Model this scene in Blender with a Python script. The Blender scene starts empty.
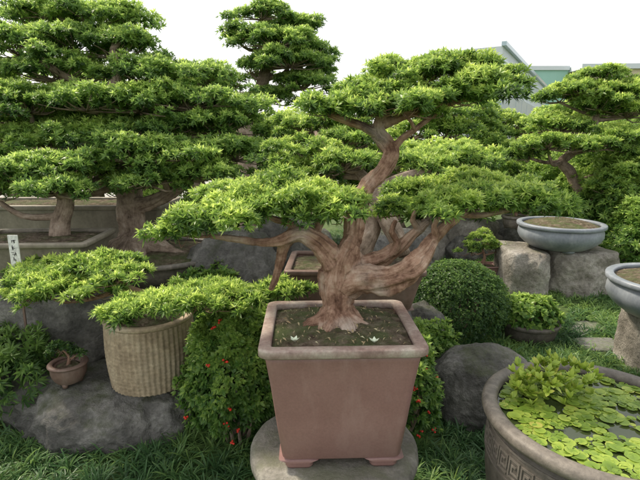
import bpy, math, random
import numpy as np
from mathutils import Vector, noise, Matrix
rng=np.random.default_rng(11); random.seed(11)
S=bpy.context.scene
TH=math.radians(12); CT,ST=math.cos(TH),math.sin(TH); FP=466.0; CH=1.6
def at(px,py,d):
    u=(px-320)/FP; v=(240-py)/FP
    return np.array([u*d, d*(CT+v*ST), CH+d*(-ST+v*CT)])
# ---------------------------------------------------------------- materials
def new_mat(name):
    m=bpy.data.materials.new(name); m.use_nodes=True
    nt=m.node_tree; nt.nodes.clear()
    o=nt.nodes.new('ShaderNodeOutputMaterial'); b=nt.nodes.new('ShaderNodeBsdfPrincipled')
    nt.links.new(b.outputs[0],o.inputs[0])
    return m,nt,b,o
def ramp(nt,stops):
    r=nt.nodes.new('ShaderNodeValToRGB'); e=r.color_ramp.elements
    while len(e)<len(stops): e.new(.5)
    for i,(p,c) in enumerate(stops):
        e[i].position=p; e[i].color=(*c,1)
    return r
def surf(name,stops,scale=6,rough=.8,bump=.3,bscale=45,moss=None,moss_amt=.5,stretch=(1,1,1),stain=None,spec=.4,bdist=.01,mul=(.65,1.25)):
    m,nt,b,o=new_mat(name); N=nt.nodes; L=nt.links
    tc=N.new('ShaderNodeTexCoord'); mp=N.new('ShaderNodeMapping'); mp.inputs['Scale'].default_value=stretch
    L.new(tc.outputs['Object'],mp.inputs[0])
    n1=N.new('ShaderNodeTexNoise'); n1.inputs['Scale'].default_value=scale; n1.inputs['Detail'].default_value=8; n1.inputs['Roughness'].default_value=.65
    L.new(mp.outputs[0],n1.inputs['Vector'])
    r=ramp(nt,stops); L.new(n1.outputs['Fac'],r.inputs[0]); col=r.outputs[0]
    n2=N.new('ShaderNodeTexNoise'); n2.inputs['Scale'].default_value=bscale; n2.inputs['Detail'].default_value=6; n2.inputs['Roughness'].default_value=.7
    L.new(mp.outputs[0],n2.inputs['Vector'])
    mr=N.new('ShaderNodeMapRange'); mr.inputs[1].default_value=.3; mr.inputs[2].default_value=.7; mr.inputs[3].default_value=mul[0]; mr.inputs[4].default_value=mul[1]
    L.new(n2.outputs['Fac'],mr.inputs[0])
    mx=N.new('ShaderNodeMix'); mx.data_type='RGBA'; mx.blend_type='MULTIPLY'; mx.inputs[0].default_value=1
    L.new(col,mx.inputs[6]); L.new(mr.outputs[0],mx.inputs[7]); col=mx.outputs[2]
    if stain:
        n3=N.new('ShaderNodeTexNoise'); n3.inputs['Scale'].default_value=7; n3.inputs['Detail'].default_value=9; n3.inputs['Roughness'].default_value=.65
        mp3=N.new('ShaderNodeMapping'); mp3.inputs['Scale'].default_value=(1.6,1.6,.5); L.new(tc.outputs['Object'],mp3.inputs[0]); L.new(mp3.outputs[0],n3.inputs['Vector'])
        rr=ramp(nt,[(.5,(0,0,0)),(.75,(.7,.7,.7))]); L.new(n3.outputs['Fac'],rr.inputs[0])
        m3=N.new('ShaderNodeMix'); m3.data_type='RGBA'; L.new(rr.outputs[0],m3.inputs[0]); L.new(col,m3.inputs[6]); m3.inputs[7].default_value=(*stain,1); col=m3.outputs[2]
    if moss:
        g=N.new('ShaderNodeNewGeometry'); sx=N.new('ShaderNodeSeparateXYZ'); L.new(g.outputs['Normal'],sx.inputs[0])
        n4=N.new('ShaderNodeTexNoise'); n4.inputs['Scale'].default_value=6; n4.inputs['Detail'].default_value=10; n4.inputs['Roughness'].default_value=.72; L.new(tc.outputs['Object'],n4.inputs['Vector'])
        ad=N.new('ShaderNodeMath'); ad.operation='MULTIPLY_ADD'; L.new(sx.outputs[2],ad.inputs[0]); ad.inputs[1].default_value=.22; L.new(n4.outputs['Fac'],ad.inputs[2])
        rr=ramp(nt,[(.82-moss_amt*.45,(0,0,0)),(1.0-moss_amt*.45,(.85,.85,.85))]); L.new(ad.outputs[0],rr.inputs[0])
        m3=N.new('ShaderNodeMix'); m3.data_type='RGBA'; L.new(rr.outputs[0],m3.inputs[0]); L.new(col,m3.inputs[6]); m3.inputs[7].default_value=(*moss,1); col=m3.outputs[2]
    L.new(col,b.inputs['Base Color']); b.inputs['Roughness'].default_value=rough; b.inputs['Specular IOR Level'].default_value=spec
    ma=N.new('ShaderNodeMath'); ma.operation='MULTIPLY_ADD'; L.new(n1.outputs['Fac'],ma.inputs[0]); ma.inputs[1].default_value=1.5; L.new(n2.outputs['Fac'],ma.inputs[2])
    bp=N.new('ShaderNodeBump'); bp.inputs['Strength'].default_value=bump; bp.inputs['Distance'].default_value=bdist; L.new(ma.outputs[0],bp.inputs['Height']); L.new(bp.outputs[0],b.inputs['Normal'])
    return m
def leaf_mat(name,stops,rough=.40,trans=.48):
    m,nt,b,o=new_mat(name); N=nt.nodes; L=nt.links
    a=N.new('ShaderNodeAttribute'); a.attribute_name='tint'
    r=ramp(nt,stops); L.new(a.outputs['Fac'],r.inputs[0]); L.new(r.outputs[0],b.inputs['Base Color'])
    b.inputs['Roughness'].default_value=rough; b.inputs['Specular IOR Level'].default_value=.4
    t=N.new('ShaderNodeBsdfTranslucent'); hs=N.new('ShaderNodeHueSaturation'); hs.inputs['Value'].default_value=1.7; hs.inputs['Hue'].default_value=.49
    L.new(r.outputs[0],hs.inputs['Color']); L.new(hs.outputs[0],t.inputs[0])
    mx=N.new('ShaderNodeMixShader'); mx.inputs[0].default_value=trans; L.new(b.outputs[0],mx.inputs[1]); L.new(t.outputs[0],mx.inputs[2]); L.new(mx.outputs[0],o.inputs[0])
    return m
def bark_mat(name,stops,bump=.8,pale=None):
    m,nt,b,o=new_mat(name); N=nt.nodes; L=nt.links
    a=N.new('ShaderNodeAttribute'); a.attribute_name='grain'
    mp=N.new('ShaderNodeMapping'); mp.inputs['Scale'].default_value=(2.6,2.6,7); L.new(a.outputs['Vector'],mp.inputs[0])
    n1=N.new('ShaderNodeTexNoise'); n1.inputs['Scale'].default_value=1.6; n1.inputs['Detail'].default_value=9; n1.inputs['Roughness'].default_value=.68; n1.inputs['Distortion'].default_value=.4
    L.new(mp.outputs[0],n1.inputs['Vector'])
    tc=N.new('ShaderNodeTexCoord'); n2=N.new('ShaderNodeTexNoise'); n2.inputs['Scale'].default_value=11; n2.inputs['Detail'].default_value=10; n2.inputs['Roughness'].default_value=.72; L.new(tc.outputs['Object'],n2.inputs['Vector'])
    ad=N.new('ShaderNodeMath'); ad.operation='MULTIPLY_ADD'; L.new(n2.outputs['Fac'],ad.inputs[0]); ad.inputs[1].default_value=.70
    m2=N.new('ShaderNodeMath'); m2.operation='MULTIPLY'; m2.inputs[1].default_value=.36; L.new(n1.outputs['Fac'],m2.inputs[0]); L.new(m2.outputs[0],ad.inputs[2])
    r=ramp(nt,stops); L.new(ad.outputs[0],r.inputs[0]); col=r.outputs[0]
    if pale:
        n3=N.new('ShaderNodeTexNoise'); n3.inputs['Scale'].default_value=5; n3.inputs['Detail'].default_value=8; L.new(tc.outputs['Object'],n3.inputs['Vector'])
        rr=ramp(nt,[(.50,(0,0,0)),(.66,(.7,.7,.7))]); L.new(n3.outputs['Fac'],rr.inputs[0])
        m3=N.new('ShaderNodeMix'); m3.data_type='RGBA'; L.new(rr.outputs[0],m3.inputs[0]); L.new(col,m3.inputs[6])
        r2=ramp(nt,[(p,tuple(q*k for q in pale)) for (p,_),k in zip(stops,(.2,.5,.85,1.15))]); L.new(ad.outputs[0],r2.inputs[0]); L.new(r2.outputs[0],m3.inputs[7]); col=m3.outputs[2]
    L.new(col,b.inputs['Base Color'])
    b.inputs['Roughness'].default_value=.82; b.inputs['Specular IOR Level'].default_value=.3
    bp=N.new('ShaderNodeBump'); bp.inputs['Strength'].default_value=bump; bp.inputs['Distance'].default_value=.012; L.new(ad.outputs[0],bp.inputs['Height']); L.new(bp.outputs[0],b.inputs['Normal'])
    return m
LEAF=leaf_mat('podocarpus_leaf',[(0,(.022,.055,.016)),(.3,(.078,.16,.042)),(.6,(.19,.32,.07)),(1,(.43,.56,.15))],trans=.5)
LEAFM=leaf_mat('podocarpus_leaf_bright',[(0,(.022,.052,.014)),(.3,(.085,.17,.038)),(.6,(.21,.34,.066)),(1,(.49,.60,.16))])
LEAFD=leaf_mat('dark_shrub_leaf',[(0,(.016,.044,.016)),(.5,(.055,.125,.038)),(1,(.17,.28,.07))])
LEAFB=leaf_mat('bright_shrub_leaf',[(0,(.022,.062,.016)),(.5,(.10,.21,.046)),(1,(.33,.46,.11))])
GRASS=leaf_mat('mondo_grass_blade',[(0,(.020,.055,.024)),(.5,(.078,.17,.062)),(1,(.27,.40,.11))],rough=.45,trans=.35)
WLEAF=leaf_mat('water_leaf',[(0,(.06,.12,.015)),(.5,(.20,.31,.04)),(.85,(.38,.48,.08)),(1,(.5,.42,.12))],trans=.25)
BERRY=surf('red_berry',[(0,(.6,.02,.015)),(1,(.75,.06,.03))],rough=.3,bump=0)
BARK=bark_mat('reddish_bark',[(.36,(.05,.025,.016)),(.46,(.185,.10,.066)),(.55,(.355,.22,.155)),(.68,(.55,.41,.32))],pale=(.47,.41,.355),bump=.9)
BARKG=bark_mat('grey_bark',[(.36,(.06,.042,.032)),(.47,(.20,.145,.11)),(.58,(.37,.285,.225)),(.72,(.54,.46,.40))],bump=.9)
CLAY=surf('purple_red_clay',[(.3,(.25,.135,.122)),(.5,(.30,.17,.153)),(.75,(.35,.21,.19))],scale=2.5,rough=.42,bump=.05,bscale=110,stain=(.38,.25,.225),spec=.5,mul=(.86,1.08))
CLAYRIM=surf('weathered_clay_rim',[(.32,(.22,.14,.12)),(.5,(.38,.29,.25)),(.7,(.52,.47,.40))],scale=9,rough=.7,bump=.15,bscale=80,mul=(.75,1.1))
BROWN=surf('brown_clay',[(.3,(.11,.065,.05)),(.7,(.24,.16,.13))],scale=4,rough=.55,bump=.2,stain=(.28,.22,.19),mul=(.8,1.1))
OLIVE=surf('olive_glaze',[(.3,(.16,.14,.11)),(.7,(.31,.275,.22))],scale=4,rough=.6,bump=.2,stain=(.38,.34,.28),mul=(.8,1.1))
BLUEG=surf('blue_grey_glaze',[(.3,(.17,.19,.22)),(.7,(.30,.33,.37))],scale=5,rough=.35,bump=.08,stain=(.38,.40,.43),mul=(.85,1.1))
BEIGE=surf('beige_stoneware',[(.3,(.25,.185,.125)),(.5,(.43,.335,.235)),(.75,(.54,.45,.335))],scale=5,rough=.8,bump=.4,stain=(.25,.19,.135))
DKPOT=surf('dark_grey_stoneware',[(.3,(.06,.052,.045)),(.7,(.14,.122,.105))],scale=5,rough=.55,bump=.3,stain=(.18,.16,.14))
DKRIM=surf('worn_grey_rim',[(.3,(.10,.088,.076)),(.7,(.26,.23,.195))],scale=8,rough=.5,bump=.25)
FRET=surf('fret_relief',[(.3,(.11,.095,.082)),(.7,(.21,.185,.16))],scale=8,rough=.7,bump=.2)
SOIL=surf('potting_soil',[(.35,(.07,.045,.028)),(.5,(.18,.13,.09)),(.65,(.34,.27,.20))],scale=26,rough=.95,bump=1,bscale=120,moss=(.10,.14,.04),moss_amt=.40,bdist=.02)
ROCK=surf('dark_grey_rock',[(.32,(.07,.068,.064)),(.5,(.20,.193,.18)),(.68,(.40,.385,.36))],scale=3.5,rough=.8,bump=1,bscale=32,moss=(.09,.105,.05),moss_amt=.36,bdist=.035,mul=(.6,1.25))
ROCKB=surf('brown_grey_rock',[(.32,(.16,.145,.12)),(.5,(.35,.32,.28)),(.68,(.54,.51,.46))],scale=3.5,rough=.85,bump=.9,bscale=32,moss=(.14,.15,.08),moss_amt=.25,bdist=.03,mul=(.65,1.2))
STONE=surf('carved_pedestal_stone',[(.3,(.12,.112,.095)),(.5,(.25,.235,.205)),(.72,(.41,.39,.34))],scale=5,rough=.85,bump=.8,bscale=60,moss=(.15,.155,.10),moss_amt=.38)
EARTH=surf('garden_earth',[(.3,(.04,.065,.02)),(.55,(.08,.125,.035)),(.8,(.12,.15,.06))],scale=2,rough=.95,bump=1,bscale=30)
ASPH=surf('pale_paving',[(.3,(.28,.28,.26)),(.7,(.44,.43,.40))],scale=3,rough=.9,bump=.2)
STEP=surf('grey_step_stone',[(.3,(.15,.15,.14)),(.7,(.30,.29,.275))],scale=6,rough=.9,bump=.8,moss=(.10,.13,.05),moss_amt=.4)
WHITE=surf('white_cladding',[(.3,(.60,.66,.70)),(.7,(.70,.75,.79))],scale=.3,rough=.6,bump=0,mul=(.95,1.02))
GLASS=surf('blue_grey_window',[(.3,(.42,.54,.62)),(.7,(.50,.61,.69))],scale=.3,rough=.2,bump=0,mul=(.95,1.02))
TEAL=surf('teal_cladding',[(.3,(.30,.54,.48)),(.7,(.36,.60,.54))],scale=.3,rough=.6,bump=0,mul=(.95,1.02))
BEI=surf('beige_cladding',[(.3,(.66,.56,.40)),(.7,(.72,.62,.46))],scale=.3,rough=.7,bump=0,mul=(.95,1.02))
PLAQ=surf('white_plaque',[(.3,(.7,.7,.68)),(.7,(.8,.8,.78))],rough=.5,bump=0)
INK=surf('black_ink',[(.3,(.02,.02,.02)),(.7,(.03,.03,.03))],rough=.5,bump=0)
PETAL=surf('dry_fallen_leaf',[(.3,(.28,.19,.10)),(.5,(.38,.30,.17)),(.7,(.50,.50,.32))],scale=40,rough=.7,bump=0)
def water_mat():
    m,nt,b,o=new_mat('pond_water'); b.inputs['Base Color'].default_value=(.04,.055,.02,1); b.inputs['Roughness'].default_value=.05
    n=nt.nodes.new('ShaderNodeTexNoise'); n.inputs['Scale'].default_value=18
    bp=nt.nodes.new('ShaderNodeBump'); bp.inputs['Strength'].default_value=.08; nt.links.new(n.outputs['Fac'],bp.inputs['Height']); nt.links.new(bp.outputs[0],b.inputs['Normal'])
    return m
WATER=water_mat()
# ---------------------------------------------------------------- object helpers
def meta(o,label,cat,group=None):
    o['label']=label; o['category']=cat
    if group: o['group']=group
def empty(name,base,label,cat,group=None):
    e=bpy.data.objects.new(name,None); e.empty_display_size=.1; e.location=Vector(base); S.collection.objects.link(e); meta(e,label,cat,group); return e
def mk(name,V,Fc,mat,parent=None,base=None,smooth=True,attrs=None):
    V=np.asarray(V,float)
    if parent is not None: org=np.array(parent.location)
    else: org=np.array(base if base is not None else (0,0,0),float)
    me=bpy.data.meshes.new(name); 
    if isinstance(Fc,tuple): # (loops, starts)
        loops,starts=Fc
        me.vertices.add(len(V)); me.vertices.foreach_set('co',(V-org).astype(np.float32).ravel())
        me.loops.add(len(loops)); me.loops.foreach_set('vertex_index',loops.astype(np.int32))
        me.polygons.add(len(starts)); me.polygons.foreach_set('loop_start',starts.astype(np.int32))
        me.update(calc_edges=True)
    else:
        me.from_pydata((V-org).tolist(),[],Fc)
    if smooth is not None: me.polygons.foreach_set('use_smooth',np.full(len(me.polygons),bool(smooth)))
    if attrs:
        for k,a in attrs.items():
            if a.ndim==1:
                t=me.attributes.new(k,'FLOAT','POINT'); t.data.foreach_set('value',a.astype(np.float32))
            else:
                t=me.attributes.new(k,'FLOAT_VECTOR','POINT'); t.data.foreach_set('vector',a.astype(np.float32).ravel())
    me.materials.append(mat); me.update()
    o=bpy.data.objects.new(name,me); S.collection.objects.link(o)
    if parent is not None: o.parent=parent
    else: o.location=Vector(org)
    return o
def loft(rings,closed_loop=False,cap0=True,cap1=True):
    n=len(rings[0]); V=np.concatenate(rings); Fc=[]
    R=len(rings)
    for i in range(R-1 if not closed_loop else R):
        a=i*n; b=((i+1)%R)*n
        for j in range(n):
            k=(j+1)%n; Fc.append((a+j,a+k,b+k,b+j))
    if not closed_loop:
        if cap0: Fc.append(tuple(range(n))[::-1])
        if cap1: Fc.append(tuple((R-1)*n+j for j in range(n)))
    return V,Fc
def rring(c,hx,hy,r,z,rot=0,n=7):
    P=[]
    for cx,cy,a0 in((1,1,0),(-1,1,90),(-1,-1,180),(1,-1,270)):
        for i in range(n):
            a=math.radians(a0+90*i/(n-1)); P.append((cx*(hx-r)+r*math.cos(a),cy*(hy-r)+r*math.sin(a)))
    P=np.array(P); co,si=math.cos(rot),math.sin(rot)
    return np.stack([c[0]+P[:,0]*co-P[:,1]*si,c[1]+P[:,0]*si+P[:,1]*co,np.full(len(P),z)],1)
def cring(c,r,z,n=64,f=None):
    a=np.arange(n)*2*np.pi/n; rr=r if f is None else r*f(a)
    return np.stack([c[0]+rr*np.cos(a),c[1]+rr*np.sin(a),np.full(n,z)],1)
def merge(parts):
    V=[];Fc=[];o=0
    for v,f in parts:
        V.append(v); Fc+= [tuple(i+o for i in q) for q in f]; o+=len(v)
    return np.concatenate(V),Fc
def soil_disc(c,hx,hy,z,mound,rect,rot=0,n=40,amp=.008):
    V=[];Fc=[]; co,si=math.cos(rot),math.sin(rot)
    for i in range(n+1):
        for j in range(n+1):
            u=i/n*2-1; v=j/n*2-1
            if not rect:
                x=u*math.sqrt(1-v*v/2); y=v*math.sqrt(1-u*u/2)
            else: x,y=u,v
            e=max(0,1-(x*x+y*y)*(1 if not rect else .6)); X=x*hx; Y=y*hy
            h=z+mound*e+amp*noise.noise((X*30,Y*30,z))+amp*.6*noise.noise((X*80,Y*80,3))
            V.append((c[0]+X*co-Y*si,c[1]+X*si+Y*co,h))
    for i in range(n):
        for j in range(n):
            a=i*(n+1)+j; Fc.append((a,a+n+1,a+n+2,a+1))
    return np.array(V),Fc
def rect_pot(name,label,c,z0,h,hx,hy,hxb,hyb,mat,rimmat,rot=0,rimw=.04,rimh=.032,foot=.03,mound=.02,group=None):
    e=empty(name,(c[0],c[1],z0),label,'plant pot',group); z1=z0+h; rb=.03
    bx,by=hx-rimw*.55,hy-rimw*.55
    zs=z0+foot; R=[]
    for t,k in((0,-.012),(.03,0),(.35,.0),(.7,.0),(.93,.003),(1,.006)):
        tt=t; x=hxb+(bx-hxb)*(tt**.92)+k; y=hyb+(by-hyb)*(tt**.92)+k
        R.append(rring(c,x,y,rb,zs+(z1-rimh+.004-zs)*t,rot))
    R.append(rring(c,bx-.03,by-.03,rb*.6,z1-rimh+.004,rot)); R.append(rring(c,bx-.04,by-.04,rb*.6,z1-.09,rot))
    mk('body',*loft(R),mat,e)
    zt=z1; a=z1-rimh; q=.006
    R=[rring(c,hx-rimw+.004,hy-rimw+.004,rb*.7,a,rot),rring(c,hx-q,hy-q,rb+.01,a,rot),rring(c,hx,hy,rb+.012,a+q,rot),rring(c,hx,hy,rb+.012,zt-q,rot),rring(c,hx-q*.3,hy-q*.3,rb+.01,zt-q*.3,rot),rring(c,hx-q,hy-q,rb+.008,zt,rot),
       rring(c,hx-rimw+q,hy-rimw+q,rb*.7,zt,rot),rring(c,hx-rimw,hy-rimw,rb*.6,zt-q,rot)]
    mk('rim',*loft(R,closed_loop=True),rimmat,e)
    mk('soil',*soil_disc(c,hx-rimw-.001,hy-rimw-.001,z1-.026,mound,True,rot),SOIL,e)
    co,si=math.cos(rot),math.sin(rot)
    if foot>0:
        for sx in(-1,1):
            for sy in(-1,1):
                w=hxb*.30; lx=sx*(hxb-w*.93); ly=sy*(hyb-w*.85)
                fc=(c[0]+lx*co-ly*si,c[1]+lx*si+ly*co)
                R=[rring(fc,w*.72,w*.66,.02,z0,rot),rring(fc,w*.80,w*.72,.02,z0+foot*.25,rot),rring(fc,w*.78,w*.72,.02,z0+foot*.55,rot),rring(fc,w*1.15,w*.9,.02,z0+foot+.004,rot)]
                mk('foot',*loft(R),mat,e)
    return e
def round_pot(name,label,c,z0,h,r,rb,mat,rimmat,foot=True,lip=.03,bulge=.04,group=None,n=72,soil=True,mound=.03,rimh=.03):
    e=empty(name,(c[0],c[1],z0),label,'plant pot',group); z1=z0+h; ft=.02 if foot else 0
    R=[]
    for t in(0,.04,.2,.4,.6,.8,.95,1):
        R.append(cring(c,rb+(r-lip-rb)*(t**.7)+bulge*math.sin(math.pi*t)*(1),z0+ft+(h-ft-rimh+.003)*t,n))
    R.append(cring(c,r-lip-.03,z1-rimh+.003,n)); R.append(cring(c,r-lip-.035,z1-.1,n))
    mk('body',*loft(R),mat,e)
    q=.006
    R=[cring(c,r-lip-.012,z1-rimh,n),cring(c,r-q,z1-rimh,n),cring(c,r,z1-rimh+q,n),cring(c,r,z1-q,n),cring(c,r-q,z1,n),cring(c,r-lip-.012,z1,n),cring(c,r-lip-.02,z1-q,n)]
    mk('rim',*loft(R,closed_loop=True),rimmat,e)
    if soil: mk('soil',*soil_disc(c,r-lip-.018,r-lip-.018,z1-.028,mound,False),SOIL,e)
    if foot:
        for k in range(3):
            a=math.radians(-90+120*k); fc=(c[0]+math.cos(a)*rb*.8,c[1]+math.sin(a)*rb*.8)
            mk('foot',*loft([cring(fc,rb*.2,z0,16),cring(fc,rb*.27,z0+ft+.006,16)]),mat,e)
    return e
# ---------------------------------------------------------------- foliage
def leaves(C,N,size,nleaf,tint,width=.085,lo=.25,hi=1.35,droop=.12,nseg=2,jit=.3):
    n=len(C); idx=np.repeat(np.arange(n),nleaf); m=len(idx)
    N=N/np.linalg.norm(N,axis=1,keepdims=True)
    A=rng.normal(size=(n,3)); T=np.cross(N,A); T/=np.linalg.norm(T,axis=1,keepdims=True); B=np.cross(N,T)
    az=rng.random(m)*2*np.pi; phi=lo+(hi-lo)*np.sqrt(rng.random(m))
    D=N[idx]*np.cos(phi)[:,None]+(T[idx]*np.cos(az)[:,None]+B[idx]*np.sin(az)[:,None])*np.sin(phi)[:,None]
    W=np.cross(D,N[idx])+rng.normal(size=(m,3))*jit*.5; W-=D*np.sum(W*D,1,keepdims=True); W/=np.linalg.norm(W,axis=1,keepdims=True)+1e-9
    L=size[idx]*(.65+.45*rng.random(m)); w=L*width*(.8+.4*rng.random(m))
    lt=tint[idx]+.22*(1-phi/hi)+rng.normal(size=m)*.09
    nv=2*nseg+1; V=np.empty((m,nv,3)); TT=np.empty((m,nv)); Z=np.array([0,0,1.])
    prof=[.35,1,.85,.6] if nseg==2 else [.7,1,.8,.5]
    for s in range(nseg):
        t=s/nseg; ct=C[idx]+D*(L*t)[:,None]-Z*(droop*L*t*t)[:,None]
        hw=(w*prof[s])[:,None]*W
        V[:,2*s]=ct-hw; V[:,2*s+1]=ct+hw; TT[:,2*s]=TT[:,2*s+1]=lt-.08*(1-t)
    V[:,-1]=C[idx]+D*L[:,None]-Z*(droop*L)[:,None]; TT[:,-1]=lt+.06
    lp=[];st=[];o=0
    for s in range(nseg-1): lp+=[2*s,2*s+1,2*s+3,2*s+2]; st.append(o); o+=4
    s=nseg-1; lp+=[2*s,2*s+1,2*nseg]; st.append(o); o+=3
    loops=(np.array(lp)[None,:]+np.arange(m)[:,None]*nv).ravel(); starts=(np.array(st)[None,:]+np.arange(m)[:,None]*o).ravel()
    return V.reshape(-1,3),(loops,starts),np.clip(TT.ravel(),0,1)
def pad_pts(c,rx,ry,rz,leaf,dens=1.,base=.36,R=None,gap=.06):
    R=R or min(max(leaf*2.0,.075),rx*.6)
    k=max(3,int(rx*ry*math.pi/(R*R*1.2))); Cs=[];Ns=[];Ts=[];blobs=[]
    ph=rng.random()*6
    for i in range(k):
        if rng.random()<gap: continue
        r=math.sqrt((i+.5)/k); th=i*2.39996+ph; r*=1+.25*math.sin(3*th+ph)*r
        x=r*math.cos(th)*rx+rng.normal()*R*.3; y=r*math.sin(th)*ry+rng.normal()*R*.3
        z=rz*(math.sqrt(max(0,1-min(1,r*r)))*1.2-.6)+rng.normal()*max(rz*.22,R*.2)
        Rb=R*(.6+.7*rng.random())*(1.05-.3*min(1,r)); b=np.array([c[0]+x,c[1]+y,c[2]+z]); blobs.append(b)
        nb=max(5,int(2*math.pi*Rb*Rb*.75/(leaf*.54)**2*dens))
        d=rng.normal(size=(nb,3)); d/=np.linalg.norm(d,axis=1,keepdims=True); d[:,2]=np.where(d[:,2]<-.3,-d[:,2],d[:,2])
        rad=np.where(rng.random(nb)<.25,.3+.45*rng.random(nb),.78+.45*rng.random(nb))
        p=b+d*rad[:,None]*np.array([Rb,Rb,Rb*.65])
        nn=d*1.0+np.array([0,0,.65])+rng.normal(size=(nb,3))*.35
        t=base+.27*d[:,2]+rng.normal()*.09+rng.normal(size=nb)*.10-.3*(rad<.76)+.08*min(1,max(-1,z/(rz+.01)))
        Cs.append(p);Ns.append(nn);Ts.append(t)
    return np.concatenate(Cs),np.concatenate(Ns),np.concatenate(Ts),blobs
def resample(P,Rr,step):
    P=np.array(P,float); Rr=np.array(Rr,float); out=[];ro=[]
    n=len(P)
    for i in range(n-1):
        p0=P[max(i-1,0)];p1=P[i];p2=P[i+1];p3=P[min(i+2,n-1)]
        k=max(2,int(np.linalg.norm(p2-p1)/step))
        for j in range(k):
            t=j/k; out.append(.5*((2*p1)+(-p0+p2)*t+(2*p0-5*p1+4*p2-p3)*t*t+(-p0+3*p1-3*p2+p3)*t**3)); ro.append(Rr[i]*(1-t)+Rr[i+1]*t)
    out.append(P[-1]); ro.append(Rr[-1]); return np.array(out),np.array(ro)
def tube(P,Rr,seg=10,step=.03,flute=.15,seed=0):
    P,Rr=resample(P,Rr,step); n=len(P)
    T=np.gradient(P,axis=0); T/=np.linalg.norm(T,axis=1,keepdims=True)+1e-9
    u=np.cross(T[0],[.3,1,.1]); u/=np.linalg.norm(u); V=[];G=[];s=0;fr=[]
    for i in range(n):
        u=u-T[i]*np.dot(u,T[i]); u/=np.linalg.norm(u)+1e-9; w=np.cross(T[i],u)
        if i: s+=np.linalg.norm(P[i]-P[i-1])
        fr.append((u.copy(),w.copy(),s))
        for j in range(seg):
            a=2*math.pi*j/seg; ca,sa=math.cos(a),math.sin(a)
            r=Rr[i]*(1+flute*noise.noise((ca*1.3+seed*3.1,sa*1.3,s*7))*1.6) if flute else Rr[i]
            V.append(P[i]+(u*ca+w*sa)*r); G.append((ca,sa,s))
    Fc=[]
    for i in range(n-1):
        for j in range(seg):
            k=(j+1)%seg; Fc.append((i*seg+j,i*seg+k,(i+1)*seg+k,(i+1)*seg+j))
    Fc.append(tuple(range(seg))[::-1]); Fc.append(tuple((n-1)*seg+j for j in range(seg)))
    return np.array(V),Fc,np.array(G),P,Rr,T,fr
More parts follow.
